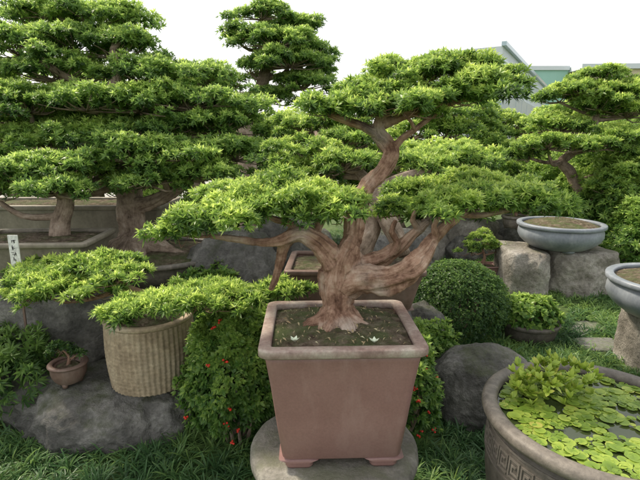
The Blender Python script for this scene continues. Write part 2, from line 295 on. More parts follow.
def tree(name,label,base,limbs,pads,leaf=.055,nleaf=13,mat=None,bark=None,dens=1.,tbase=.36,remesh=None,cat='bonsai tree',width=.085,twig=1.,group=None,R=None,twigs=True,disp=.014,gap=.06):
    e=empty(name,base,label,cat,group); thick=[];skel=[]
    for li,l in enumerate(limbs):
        thick.append(tube([p for p,r in l],[r for p,r in l],seg=20 if remesh else 12,step=.03,flute=.28 if remesh else .18,seed=li+len(name)))
        skel.append((thick[-1][3],thick[-1][4]))
    SP=np.concatenate([s[0] for s in skel]); SR=np.concatenate([s[1] for s in skel])
    fine=[]; Cs=[];Ns=[];Ts=[]
    for p in pads:
        c,rx,ry,rz=p[:4]
        C,N,T,bl=pad_pts(c,rx,ry,rz,leaf,dens,tbase,R,gap); Cs.append(C);Ns.append(N);Ts.append(T)
        if not twigs: continue
        root=np.array(c)-np.array([0,0,rz*.6]); dd=np.linalg.norm(SP-root,axis=1)+np.maximum(0,SP[:,2]-root[2])*1.5
        k=int(np.argmin(dd)); a=SP[k]; r0=min(SR[k]*.75,.022*twig+.012*twig*np.linalg.norm(root-a)); mid=(a+root)/2+rng.normal(size=3)*.12*np.linalg.norm(root-a)
        fine.append(tube([a,mid,root],[r0,r0*.75,r0*.5],seg=8,step=.05,flute=.15))
        for b in bl:
            q=b-np.array([0,0,.02]); mid=(root+q)/2+rng.normal(size=3)*.015-np.array([0,0,.012])
            fine.append(tube([root,mid,q],[r0*.4,r0*.27,r0*.12],seg=5,step=.08,flute=0))
    if remesh:
        V,Fc=merge([(t[0],t[1]) for t in thick])
        me=bpy.data.meshes.new('tmp'); me.from_pydata(V.tolist(),[],Fc); ob=bpy.data.objects.new('tmp',me); S.collection.objects.link(ob)
        md=ob.modifiers.new('r','REMESH'); md.mode='VOXEL'; md.voxel_size=remesh
        ms=ob.modifiers.new('s','SMOOTH'); ms.iterations=5; ms.factor=.5
        dg=bpy.context.evaluated_depsgraph_get(); dg.update(); m2=bpy.data.meshes.new_from_object(ob.evaluated_get(dg))
        n=len(m2.vertices); V=np.empty(n*3,np.float32); m2.vertices.foreach_get('co',V); V=V.reshape(-1,3).astype(float)
        NN=np.empty(n*3,np.float32); m2.vertex_normals.foreach_get('vector',NN); NN=NN.reshape(-1,3)
        Fc=[tuple(p.vertices) for p in m2.polygons]
        bpy.data.objects.remove(ob)
        P=np.concatenate([t[3] for t in thick]); RR=np.concatenate([t[4] for t in thick]); fr=[f for t in thick for f in t[6]]
        U=np.array([f[0] for f in fr]); Wd=np.array([f[1] for f in fr]); SS=np.array([f[2] for f in fr])
        k=np.empty(n,int)
        for i in range(0,n,4000):
            d=np.linalg.norm(V[i:i+4000,None]-P[None],axis=2)/(RR[None]+.01); k[i:i+4000]=np.argmin(d,1)
        dv=V-P[k]; ca=np.sum(dv*U[k],1); sa=np.sum(dv*Wd[k],1); h=np.sqrt(ca*ca+sa*sa)+1e-6; ca/=h; sa/=h; Tt=np.cross(U[k],Wd[k]); s=SS[k]+np.sum(dv*Tt,1)
        G=np.stack([ca,sa,s],1)
        for i in range(n):
            tw=G[i,2]*5; c2,s2=math.cos(tw*.5),math.sin(tw*.5); x=ca[i]*c2-sa[i]*s2; y=ca[i]*s2+sa[i]*c2
            f=noise.noise((x*1.8,y*1.8,s[i]*3.5))*.9+abs(noise.noise((x*3,y*3,s[i]*6+4)))*-.65+noise.noise(tuple(V[i]*22))*.5+noise.noise(tuple(V[i]*60))*.25
            V[i]+=NN[i]*f*min(disp,RR[k[i]]*.3)
        parts=[(V,Fc)]; Gs=[G]
    else:
        parts=[(t[0],t[1]) for t in thick]; Gs=[t[2] for t in thick]
    parts+=[(t[0],t[1]) for t in fine]; Gs+=[t[2] for t in fine]
    V,Fc=merge(parts)
    mk('trunk',V,Fc,bark or BARK,e,attrs={'grain':np.concatenate(Gs)})
    C=np.concatenate(Cs);N=np.concatenate(Ns);T=np.concatenate(Ts); sz=np.full(len(C),leaf)*(.75+.5*rng.random(len(C)))
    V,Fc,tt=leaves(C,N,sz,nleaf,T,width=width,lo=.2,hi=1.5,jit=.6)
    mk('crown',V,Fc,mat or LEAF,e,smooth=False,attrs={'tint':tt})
    return e
def L(*pts):
    return [(at(a,b,d),r*d/FP) for a,b,d,r in pts]
def PD(px,py,d,rx,rz,ry=None):
    x=rx*d/FP; return (at(px,py,d),x,ry or x*.8,rz*d/FP)
# ---------------------------------------------------------------- rocks
def rock(name,label,c,r,k=2.6,rough=.22,seed=0,rot=0,mat=None,sub=5,flat=None):
    import bmesh
    bm=bmesh.new(); bmesh.ops.create_icosphere(bm,subdivisions=sub,radius=1)
    co,si=math.cos(rot),math.sin(rot); V=[]
    for v in bm.verts:
        p=np.array(v.co); q=p/((abs(p[0])**k+abs(p[1])**k+abs(p[2])**k)**(1/k))
        sp=Vector((p[0]*r[0],p[1]*r[1],p[2]*r[2]))*1.0/max(r)
        o=Vector((seed*7.3,seed*1.7,seed*3.1))
        f=1+rough*(noise.noise(sp*1.4+o)*.9+noise.noise(sp*3.3+o)*.45-abs(noise.noise(sp*6+o))*.4+noise.noise(sp*15+o)*.14-abs(noise.noise(sp*28+o))*.10+.05)
        dist=noise.voronoi(sp*2.0+o)[0]; f+=rough*.5*(dist[1]-dist[0]-.25)
        x,y,z=q[0]*r[0]*f,q[1]*r[1]*f,q[2]*r[2]*f
        if flat is not None and c[2]+z>flat: z=(flat-c[2])+(c[2]+z-flat)*.12
        V.append((c[0]+x*co-y*si,c[1]+x*si+y*co,c[2]+z))
    Fc=[tuple(v.index for v in f.verts) for f in bm.faces]; bm.free()
    o=mk(name,V,Fc,mat or ROCK,base=(c[0],c[1],0)); meta(o,label,'rock'); return o
# ================================================================ GROUND
n=140; V=[];Fc=[]
def gh(x,y):
    r=math.hypot(x,y-3)
    return .035*noise.noise((x*.8,y*.8,0))+.22*math.exp(-((x-2.3)**2+(y-5.2)**2)/1.6) if r<12 else 0
for i in range(n+1):
    for j in range(n+1):
        u=i/n*2-1; v=j/n*2-1; x=6*u+194*u**5; y=4+6*v+294*v**5
        V.append((x,y,gh(x,y)-.01))
for i in range(n):
    for j in range(n):
        a=i*(n+1)+j; Fc.append((a,a+n+1,a+n+2,a+1))
g=mk('ground',V,Fc,EARTH); g['kind']='structure'
def sheet(name,x0,x1,y0,y1,z,mat):
    o=mk(name,[(x0,y0,z),(x1,y0,z),(x1,y1,z),(x0,y1,z)],[(0,1,2,3)],mat,smooth=False); o['kind']='structure'; return o
sheet('road',-60,60,12.5,19,.05,ASPH)
steps=[(2.2,3.4),(2.28,3.75),(2.2,4.1)]
V,Fc=merge([loft([rring(s,.17,.115,.06,-.05,.25*i),rring(s,.17,.115,.06,.045,.25*i),rring(s,.155,.10,.05,.055,.25*i)]) for i,s in enumerate(steps)])
p=mk('path',V,Fc,STEP,smooth=False); p['kind']='structure'
# mondo grass
def grass_pts(x0,x1,y0,y1,sp):
    k=int((x1-x0)*(y1-y0)/sp**2); P=np.stack([x0+(x1-x0)*rng.random(k),y0+(y1-y0)*rng.random(k)],1); return P
excl=[(.06,1.76,.3),(1.0,1.42,.34)]+[(a,b,.12) for a,b in steps]
P1=grass_pts(-3,2.6,1.5,4,.058); P2=grass_pts(-4.5,5.5,4,8.5,.09); P3=grass_pts(.7,4.2,2.7,5.8,.038)
def gmesh(P,size,nl,b=0,**kw):
    m=np.ones(len(P),bool)
    for x,y,r in excl: m&=np.hypot(P[:,0]-x,P[:,1]-y)>r
    P=P[m]; C=np.array([(x,y,gh(x,y)-.01) for x,y in P]); N=np.tile([0,0,1.],(len(C),1))+rng.normal(size=(len(C),3))*.25; N[:,2]=abs(N[:,2])
    t=np.array([.46+b+.35*noise.noise((x*1.5,y*1.5,5))+.3*noise.noise((x*5,y*5,9)) for x,y in P])
    return leaves(C,N,size*(.75+.5*rng.random(len(C))),nl,t,width=kw.get('width',.022),lo=.15,hi=1.25,droop=.42,nseg=3)
gs=[gmesh(P1,.15,20),gmesh(P2,.14,14,.15),gmesh(P3,.10,9,.27,width=.035)]
V=np.concatenate([a[0] for a in gs]); lp=[];st=[];ov=0;ol=0
for a in gs: lp.append(a[1][0]+ov); st.append(a[1][1]+ol); ov+=len(a[0]); ol+=len(a[1][0])
g=mk('mondo_grass',V,(np.concatenate(lp),np.concatenate(st)),GRASS,smooth=False,attrs={'tint':np.concatenate([a[2] for a in gs])}); meta(g,'green mondo grass and moss covering the garden ground','grass'); g['kind']='stuff'
# ================================================================ MAIN POT, PEDESTAL, TREE
PC=(.078,1.80); 
sc=(.06,1.77); PZ=.345
ped=empty('stone_pedestal',(sc[0],sc[1],0),'round weathered grey stone stool carrying a square clay pot','pedestal')
prof=[(.25,-.05),(.30,.02),(.335,.09),(.342,.14),(.33,.21),(.31,.252),(.305,.257)]
mk('drum',*loft([cring(sc,r,z,96,lambda a:1+.012*np.sin(a*3)+.008*np.sin(a*7+1)) for r,z in prof]),STONE,ped)
prof=[(.30,PZ-.088),(.335,PZ-.083),(.352,PZ-.063),(.355,PZ-.038),(.347,PZ-.016),(.328,PZ-.004),(.22,PZ-.001),(.05,PZ)]
mk('slab_top',*loft([cring(sc,r,z,96,lambda a:1+.012*np.sin(a*2+1)+.008*np.sin(a*5)+.004*np.sin(a*17)) for r,z in prof]),STONE,ped)
rect_pot('bonsai_pot','square dusty mauve-brown clay bonsai pot on a stone pedestal',PC,PZ,.874-PZ,.31,.27,.230,.205,CLAY,CLAYRIM,rot=math.radians(2),rimw=.046,rimh=.034,foot=.038,mound=.03)
D0=1.94
limbs=[L((336,335,D0,28),(336,326,D0,20),(337,310,D0,15.5),(337,292,D0,15),(339,276,D0,17),(343,260,D0,17),(350,246,D0+.02,13)),
 L((332,314,D0,14),(316,325,D0-.03,10),(304,330,D0-.05,6),(294,334,D0-.06,3)),
 L((342,314,D0,14),(357,324,D0-.02,9),(370,329,D0-.02,5),(382,332,D0-.02,2)),
 L((334,316,D0,13),(326,332,D0-.09,8),(320,343,D0-.13,3)),
 L((340,316,D0,13),(350,332,D0-.1,8),(356,342,D0-.13,3)),
 L((338,290,D0,13),(352,281,D0-.02,14.5),(370,279,D0-.05,14),(389,279,D0-.08,13.5),(406,272,D0-.08,13),(420,259,D0-.06,10.5),(431,245,D0-.04,8),(440,233,D0,6),(450,222,D0,5),(460,213,D0+.02,4.5)),
 L((352,266,D0+.02,10),(370,262,D0+.04,10),(388,255,D0+.06,8.5),(402,244,D0+.06,7),(414,233,D0+.05,5),(428,221,D0+.05,3.5)),
 L((400,277,D0-.10,8),(413,276,D0-.12,6),(424,266,D0-.11,4),(430,255,D0-.10,3),(436,244,D0-.08,2)),
 L((392,254,D0+.04,5),(397,242,D0+.02,4),(391,232,D0,3),(396,220,D0,2)),
 L((430,245,D0-.03,4.5),(436,236,D0-.05,4),(434,226,D0-.06,3),(440,216,D0-.05,2)),
 L((419,230,D0+.05,3.5),(412,220,D0+.02,3),(416,210,D0,2)),
 L((338,272,D0,14),(328,254,D0-.02,11),(314,240,D0-.03,9),(298,233,D0-.04,7.5),(280,240,D0-.06,6),(262,243,D0-.08,4.5),(240,239,D0-.1,3.5),(210,236,D0-.12,2.5)),
 L((292,234,D0-.04,6.5),(284,246,D0-.02,5.5),(280,262,D0,4.5),(275,280,D0+.02,4),(270,290,D0+.03,2)),
 L((298,233,D0-.04,5),(290,224,D0-.04,4),(276,220,D0-.05,3),(262,214,D0-.05,2)),
 L((312,240,D0-.03,7),(318,226,D0,5),(326,214,D0,3.5)),
 L((344,262,D0,14),(352,240,D0+.04,11),(357,214,D0+.07,9.5),(366,190,D0+.1,8.5),(385,168,D0+.12,8),(391,151,D0+.13,8),(378,136,D0+.14,7.5),(380,120,D0+.15,6),(396,102,D0+.17,4.5),(408,88,D0+.2,3)),
 L((380,138,D0+.14,6),(364,128,D0+.12,4.5),(346,121,D0+.1,3.5),(328,114,D0+.08,2.5)),
 L((390,152,D0+.13,5),(402,138,D0+.12,4),(414,130,D0+.1,3),(430,118,D0+.1,2.5),(446,108,D0+.1,2)),
 L((383,124,D0+.15,5.5),(402,117,D0+.15,4),(430,109,D0+.15,3.5),(462,100,D0+.15,2.5)),
 L((460,213,D0+.02,4.5),(480,215,D0+.04,3.5),(510,210,D0+.05,2.5))]
pads=[PD(324,109,2.02,36,9),PD(374,97,2.15,42,12),PD(402,107,1.98,48,8),PD(416,80,2.2,50,13),PD(460,70,2.15,42,13),PD(486,88,2.05,34,8),PD(440,95,2.05,44,9),PD(502,78,2.2,22,9),
 PD(178,232,1.8,28,6),PD(212,220,1.85,42,8),PD(262,208,1.9,48,10),PD(318,203,1.95,42,10),PD(236,197,2.15,38,9),PD(292,191,2.15,38,8),PD(345,210,1.85,20,7),
 PD(405,210,2.1,30,8),PD(444,207,1.92,36,8),PD(492,200,2.0,42,8),PD(536,204,1.98,32,7),PD(470,190,2.25,38,9),PD(425,194,2.3,34,9),PD(515,190,2.2,30,7)]
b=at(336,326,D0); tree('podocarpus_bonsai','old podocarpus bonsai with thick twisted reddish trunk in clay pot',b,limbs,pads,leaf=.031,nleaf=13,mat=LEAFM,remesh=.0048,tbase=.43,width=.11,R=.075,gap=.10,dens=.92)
# fallen leaves on soil
V=[];Fc=[]
for i in range(260):
    x=PC[0]+rng.uniform(-.245,.245); y=PC[1]+rng.uniform(-.205,.205); z=.852+.03*max(0,1-(((x-PC[0])/.264)**2+((y-PC[1])/.224)**2)*.6)+.006; a=rng.random()*6.3; s=.004+.008*rng.random()**2; o=len(V)
    ca,sa=math.cos(a)*s,math.sin(a)*s
    V+=[(x-ca,y-sa,z-.006),(x+sa*.35,y-ca*.35,z+.003),(x+ca,y+sa,z+.002),(x-sa*.35,y+ca*.35,z)]; Fc.append((o,o+1,o+2,o+3))
g=mk('fallen_leaves',V,Fc,PETAL,base=(PC[0],PC[1],.87),smooth=False); meta(g,'small dry fallen leaves scattered on potting soil','fallen leaves'); g['kind']='stuff'
PAL=surf('pale_seedling_leaf',[(.3,(.6,.68,.5)),(.7,(.75,.78,.66))],rough=.6,bump=0)
for x0,y0 in((-.095,1.615),(.20,1.605)):
    V=[];Fc=[]
    for i in range(5):
        a=i*1.26+x0; x=x0+.009*math.cos(a); y=y0+.009*math.sin(a); o=len(V); ca,sa=math.cos(a)*.011,math.sin(a)*.011
        V+=[(x-ca*.6,y-sa*.6,.872),(x+sa*.7,y-ca*.7,.880),(x+ca,y+sa,.888),(x-sa*.7,y+ca*.7,.880)]; Fc.append((o,o+1,o+2,o+3))
    g=mk('seedling',V,Fc,PAL,base=(x0,y0,.87),smooth=False); meta(g,'tiny pale seedling growing in the soil of clay pot','seedling')
# ================================================================ WATER POT
wc=(.965,1.44); WR=.385
e=empty('water_pot',(wc[0],wc[1],0),'large round dark stoneware water pot with fret relief','water pot')
pr=[(.25,0),(.27,.02),(.315,.15),(.345,.30),(.36,.42),(.365,.52),(.36,.60),(.352,.655),(.33,.655),(.325,.45),(.2,.44)]
mk('body',*loft([cring(wc,r,z,128) for r,z in pr]),DKPOT,e)
pr=[(.335,.652),(.362,.648),(.382,.655),(.388,.668),(.386,.684),(.376,.694),(.350,.696),(.337,.69),(.332,.675)]
mk('rim',*loft([cring(wc,r,z,128) for r,z in pr],closed_loop=True),DKRIM,e)
mk('water',*loft([cring(wc,.331,.655,64),cring(wc,.331,.666,64)]),WATER,e,smooth=False)
cells=44; parts=[]
def rad(z): return float(np.interp(z,[.30,.42,.52,.60,.655],[.345,.36,.365,.36,.352]))
def fbox(a0,a1,z0,z1,t=.003):
    q=[]
    for rr in(-.004,t):
        for a,z in((a0,z0),(a1,z0),(a1,z1),(a0,z1)):
            r=rad(z)+rr; q.append((wc[0]+r*math.cos(a),wc[1]+r*math.sin(a),z))
    return np.array(q),[(4,5,6,7),(0,4,7,3),(1,2,6,5),(0,1,5,4),(3,7,6,2)]
da=2*math.pi/cells; zb=.525; hh=.07
for i in range(cells):
    a=i*da
    for(u0,v0,u1,v1)in((.0,.0,.88,.1),(.0,.1,.11,.9),(.0,.9,.88,1.),(.77,.26,.88,.9),(.24,.26,.77,.36),(.24,.36,.35,.72),(.35,.62,.62,.72)):
        parts.append(fbox(a+u0*da,a+u1*da,zb+v0*hh,zb+v1*hh))
    parts.append(fbox(a,a+da,.612,.620)); parts.append(fbox(a,a+da,.502,.510))
mk('fret_band',*merge(parts),FRET,e,smooth=False)
# floating leaves
V=[];Fc=[];T=[]
for i in range(1150):
    r=.322*math.sqrt(rng.random()); a=rng.random()*6.283; x=wc[0]+r*math.cos(a); y=wc[1]+r*math.sin(a)
    s=.008+.014*rng.random(); 
    if r+s>.332 or noise.noise((x*10,y*10,2))<-.27: continue
    z=.668+.006*rng.random(); o=len(V); a0=rng.random()*6.28; t=.34+.5*rng.random()+.2*noise.noise((x*9,y*9,0)); tx,ty=rng.normal(size=2)*.06
    V.append((x,y,z)); T.append(t-.15); K=12
    for k in range(K):
        b=a0+.18+(2*math.pi-.36)*k/(K-1); rr=s; dx,dy=rr*math.cos(b),rr*math.sin(b); V.append((x+dx,y+dy,z+.0015+tx*dx+ty*dy)); T.append(t+.1*rng.random())
    for k in range(K-1): Fc.append((o,o+1+k,o+2+k))
g=mk('floating_water_leaves',V,Fc,WLEAF,base=(wc[0],wc[1],.66),smooth=False,attrs={'tint':np.array(T)}); meta(g,'small round yellow-green leaves floating on water in the pot','water plants'); g['kind']='stuff'
e=empty('water_lettuce',(wc[0]-.16,wc[1]+.16,.65),'bright green leafy water plant standing up in the pot','water plant')
C=[];N=[]
for i in range(130):
    a=rng.random()*6.28; r=math.sqrt(rng.random()); x=wc[0]-.13+.21*r*math.cos(a); y=wc[1]+.17+.12*r*math.sin(a)
    if math.hypot(x-wc[0],y-wc[1])>.30: continue
    C.append((x,y,.68+.09*rng.random())); N.append((rng.normal()*.3,rng.normal()*.3,1))
C=np.array(C);N=np.array(N)
V,Fc,tt=leaves(C,N,np.full(len(C),.040),8,np.full(len(C),.68),width=.2,lo=.1,hi=1.0,droop=.15,nseg=3)
mk('crown',V,Fc,WLEAF,e,smooth=False,attrs={'tint':tt})
# ================================================================ LEFT: ribbed pot etc
rock('flat_garden_rock','broad flat dark garden rock carrying a ribbed pot',(-1.25,2.60,.06),(.64,.42,.24),k=2.8,rough=.22,seed=1,flat=.265,sub=6)
kc=(-.96,2.47); z0=.262
e=empty('ribbed_pot',(kc[0],kc[1],z0),'beige ribbed barrel-shaped stoneware pot standing on a flat rock','plant pot')
rib=lambda a:1+.012*np.cos(a*52)
R=[cring(kc,.20,z0,416)]
for i in range(70):
    t=i/69; R.append(cring(kc,(.222+.012*t+.010*math.sin(math.pi*t))*(1+.003*math.cos(i*1.5)),z0+.008+.362*t,416,rib))
R+=[cring(kc,.215,z0+.375,416),cring(kc,.2,z0+.3,416)]
mk('body',*loft(R),BEIGE,e)
R=[cring(kc,.207,z0+.372,96),cring(kc,.238,z0+.372,96),cring(kc,.241,z0+.378,96),cring(kc,.241,z0+.390,96),cring(kc,.236,z0+.395,96),cring(kc,.207,z0+.395,96)]
mk('rim',*loft(R,closed_loop=True),BEIGE,e)
mk('soil',*soil_disc(kc,.208,.208,z0+.374,.03,False),SOIL,e)
z=z0+.38; b0=np.array([kc[0],kc[1],z])
limbs=[[(b0+(0,0,-.03),.05),(b0+(.0,-.02,.05),.034),(b0+(.04,-.03,.10),.026),(b0+(-.04,-.03,.15),.022),(b0+(-.2,-.03,.20),.016),(b0+(-.42,.0,.2),.011)],
       [(b0+(.03,-.03,.08),.023),(b0+(.2,-.10,.09),.016),(b0+(.45,-.12,.09),.011),(b0+(.62,-.15,.10),.007)],
       [(b0+(.0,-.03,.08),.02),(b0+(-.08,-.14,.07),.014),(b0+(-.15,-.2,.04),.008)],[(b0+(-.1,-.03,.17),.016),(b0+(-.25,-.12,.14),.011),(b0+(-.38,-.15,.13),.007)]]
pads=[PD(48,284,2.45,38,5),PD(98,264,2.6,42,6),PD(58,270,2.7,42,6),PD(122,275,2.45,28,4),PD(25,298,2.4,24,4),PD(84,290,2.4,30,4),
 PD(146,306,2.2,36,4),PD(190,302,2.2,42,5),PD(118,318,2.12,26,5),PD(238,296,2.25,42,4),PD(288,292,2.3,26,3),PD(205,291,2.4,42,4)]
tree('spreading_bonsai','low spreading podocarpus bonsai with thin bright green pads in ribbed pot',b0,limbs,pads,leaf=.037,nleaf=13,mat=LEAFM,tbase=.46,width=.10,R=.048,gap=.30,twig=.6)
sp=at(69,372,2.62); sp=(sp[0],sp[1])
round_pot('small_bonsai_pot','small reddish-brown round bonsai pot on flat rock',sp,.262,.13,.105,.065,BROWN,BROWN,lip=.013,bulge=.01,rimh=.016,mound=.015,n=40)
b=np.array([sp[0],sp[1],.372]); tree('miniature_bonsai','tiny thin-twigged bonsai with small dark leaves in brown pot',b,[[(b,.012),(b+(.01,0,.05),.008),(b+(-.02,0,.09),.005)]],[(b+(-.03,0,.10),.07,.06,.03),(b+(.05,0,.07),.05,.05,.02)],leaf=.018,nleaf=7,mat=LEAFD,tbase=.4,width=.2,R=.03,dens=.4,twig=.3)
rock('retaining_rock','rough dark rock supporting an olive bonsai pot',(-1.86,3.0,.33),(.62,.42,.46),k=3.2,seed=2,flat=.765)
rock('retaining_rock','rough dark rock under a shallow bonsai tray',(-1.22,3.52,.25),(.62,.45,.36),k=3,seed=3,flat=.575)
rock('retaining_rock','long dark rock ledge carrying a long planter',(-2.35,4.25,.3),(1.2,.42,.42),k=3.6,seed=4,flat=.67)
rock('standing_rock','grey weathered standing rock beside shrubs',(-.62,3.35,.42),(.36,.3,.50),k=2.6,seed=5,rough=.26)
rock('standing_rock','pale grey jagged rock beside shrubs',(-.3,3.75,.42),(.42,.3,.55),k=2.5,seed=6,rough=.3)
rock('garden_rock','small dark rock half buried in mondo grass',(-.72,2.9,.12),(.28,.22,.35),seed=7)
rect_pot('olive_bonsai_pot','rectangular olive-brown glazed bonsai pot with thick rim',(-1.80,2.93),.772,.235,.40,.26,.30,.20,OLIVE,OLIVE,rot=.05,rimw=.045,rimh=.03,foot=.02)
rect_pot('long_planter','long greyish-brown rectangular bonsai planter on rock ledge',(-2.22,4.18),.67,.40,.88,.32,.76,.26,OLIVE,OLIVE,rot=0,rimw=.05,rimh=.04,foot=.03)
round_pot('bonsai_tray','round shallow grey tray holding a large bonsai',(-1.24,3.5),.575,.20,.52,.40,DKRIM,DKRIM,lip=.03,bulge=.02,mound=.05)
# label plaque on stake
pl=at(15,254,2.66); e=empty('plant_label',(pl[0],pl[1],pl[2]-.13),'small white upright plant label with dark handwritten marks','sign')
def box(x0,x1,y0,y1,z0,z1):
    return np.array([(x,y,z) for z in(z0,z1) for x,y in((x0,y0),(x1,y0),(x1,y1),(x0,y1))]),[(3,2,1,0),(4,5,6,7),(0,1,5,4),(1,2,6,5),(2,3,7,6),(3,0,4,7)]
mk('board',*box(pl[0]-.028,pl[0]+.028,pl[1]-.003,pl[1]+.003,pl[2]-.11,pl[2]+.11),PLAQ,e,smooth=False)
mk('stake',*box(pl[0]-.006,pl[0]+.006,pl[1]+.0035,pl[1]+.012,0.3,pl[2]+.06),BROWN,e,smooth=False)
parts=[]
for i in range(5):
    zc=pl[2]+.075-.036*i
    for q in range(5):
        x=pl[0]+rng.uniform(-.010,.010); zz=zc+rng.uniform(-.009,.009)
        w,h=((.008,.0012) if q%2 else (.0012,.008)); parts.append(box(x-w,x+w,pl[1]-.0045,pl[1]-.0032,zz-h,zz+h))
mk('marks',*merge(parts),INK,e,smooth=False)
# tree in olive pot
d=3.05; b=at(60,228,3.05)
tree('podocarpus_bonsai','podocarpus bonsai with leaning pale trunk in olive pot',b,[L((60,238,d,9),(60,222,d,9),(66,205,d,8),(62,188,d,7),(50,170,d,6),(40,150,d,4))],
 [PD(55,190,2.9,34,8),PD(20,175,3.0,40,10),PD(60,165,3.1,44,10),PD(-10,190,3.0,30,10)],leaf=.038,nleaf=12,mat=LEAF,bark=BARKG,tbase=.44,dens=.85,gap=.12,width=.1)
# big left tree
d=3.6; b=at(137,246,d)
limbs=[L((137,262,d,26),(136,248,d,18),(133,230,d,13),(130,207,d,13.5),(127,187,d,13),(133,160,d,11),(120,130,d,9),(112,100,d,8),(118,70,d,5),(112,50,d,3)),
 L((134,236,d,13),(114,250,d-.1,9),(100,258,d-.15,3)),L((138,236,d,13),(158,247,d-.08,10),(176,252,d-.1,5),(188,256,d-.1,2)),L((136,238,d,13),(140,256,d-.2,7),(142,264,d-.25,3)),L((134,238,d,12),(122,256,d-.2,6),(118,264,d-.25,3)),
 L((132,206,d,9),(150,203,d-.05,7),(170,195,d-.1,6),(184,182,d-.1,5),(188,165,d-.1,4),(200,150,d-.1,3)),
 L((128,185,d,9),(105,165,d,6),(70,150,d,5),(35,135,d,4)),L((125,140,d,7),(160,115,d,5),(205,95,d,4)),L((115,105,d,6),(80,85,d,4),(40,60,d,3))]
pads=[PD(30,180,3.4,44,10),PD(85,177,3.3,42,10),PD(20,144,3.5,50,14),PD(75,142,3.4,50,14),PD(130,154,3.3,46,12),PD(185,154,3.4,52,12),PD(235,154,3.5,40,11),PD(160,130,3.6,50,12),PD(215,125,3.7,50,12),PD(150,180,3.25,36,8),PD(205,174,3.4,40,8),
 PD(30,104,3.5,50,15),PD(85,102,3.4,48,14),PD(60,72,3.7,50,14),PD(140,104,3.5,46,13),PD(195,102,3.6,46,12),PD(240,112,3.8,34,10),PD(150,77,3.7,46,13),PD(203,78,3.8,38,11),PD(20,47,3.7,44,15),PD(70,42,3.8,46,15),PD(118,50,3.8,42,14),PD(95,18,3.9,42,13),PD(55,14,4.0,38,13),PD(132,26,3.9,28,9),PD(-20,90,3.6,40,30),PD(30,20,4,36,14),
 PD(110,122,3.9,60,13),PD(50,122,3.9,60,13),PD(180,102,4.0,50,12)]
tree('podocarpus_tree','large layered podocarpus tree with flared grey-brown trunk in shallow tray',b,limbs,pads,leaf=.039,nleaf=11,mat=LEAF,bark=BARKG,remesh=.010,tbase=.47,dens=.68,width=.115,R=.11,gap=.10)
# centre distant tree
d=5.6; b=at(250,215,d)
tree('podocarpus_tree','tall cloud-pruned podocarpus with bare lower trunk against sky',(b[0],b[1],.3),[[(np.array([b[0]-.1,b[1],.1]),.14),(at(248,180,d),.11)]+L((245,128,d,8),(250,108,d,8),(262,85,d,6),(268,55,d,4),(270,30,d,3)),L((247,125,d,7),(234,112,d,5),(228,100,d,3))],
 [PD(262,14,5.6,28,9),PD(295,26,5.7,28,9),PD(240,38,5.5,22,9),PD(278,42,5.4,38,10),PD(312,54,5.6,22,10),PD(288,62,5.4,40,9),PD(250,68,5.5,24,8),PD(300,84,5.5,32,9),PD(318,76,5.7,20,9),PD(228,88,5.5,18,7),PD(270,98,5.5,26,7)],leaf=.052,nleaf=10,mat=LEAF,bark=BARKG,tbase=.46,width=.115,gap=.12)
# middle brown pot + tree behind
rock('pot_stand_rock','dark rock block supporting a brown bonsai pot',(.23,2.86,.2),(.40,.26,.42),k=3.4,seed=9,flat=.60)
rect_pot('brown_bonsai_pot','rectangular dark brown bonsai pot resting on rock',(.21,2.80),.60,.275,.41,.26,.33,.2,BROWN,BROWN,rot=-.04,rimw=.04,rimh=.03,foot=.025)
d=2.95; b=at(395,246,d)
tree('podocarpus_bonsai','podocarpus bonsai with grey stripped deadwood trunk in brown pot',b,[L((352,262,2.9,15),(362,246,2.9,12),(372,225,d,9),(368,205,d,8),(374,190,d+.1,7),(350,165,d+.2,5),(325,150,d+.2,4)),L((405,255,2.85,7),(398,240,2.88,9),(388,222,2.9,9),(376,205,d,7),(368,196,d,4)),L((372,192,d+.1,6),(400,178,d+.2,5),(430,170,d+.3,3))],
 [PD(305,152,3.3,40,11),PD(345,142,3.4,40,11),PD(315,128,3.6,44,10),PD(345,165,3.1,34,9),PD(300,172,3.2,34,8),PD(415,166,3.4,38,11),PD(450,160,3.5,38,11)],leaf=.040,nleaf=12,mat=LEAFM,bark=BARKG,tbase=.44,dens=.85,gap=.1,width=.1)
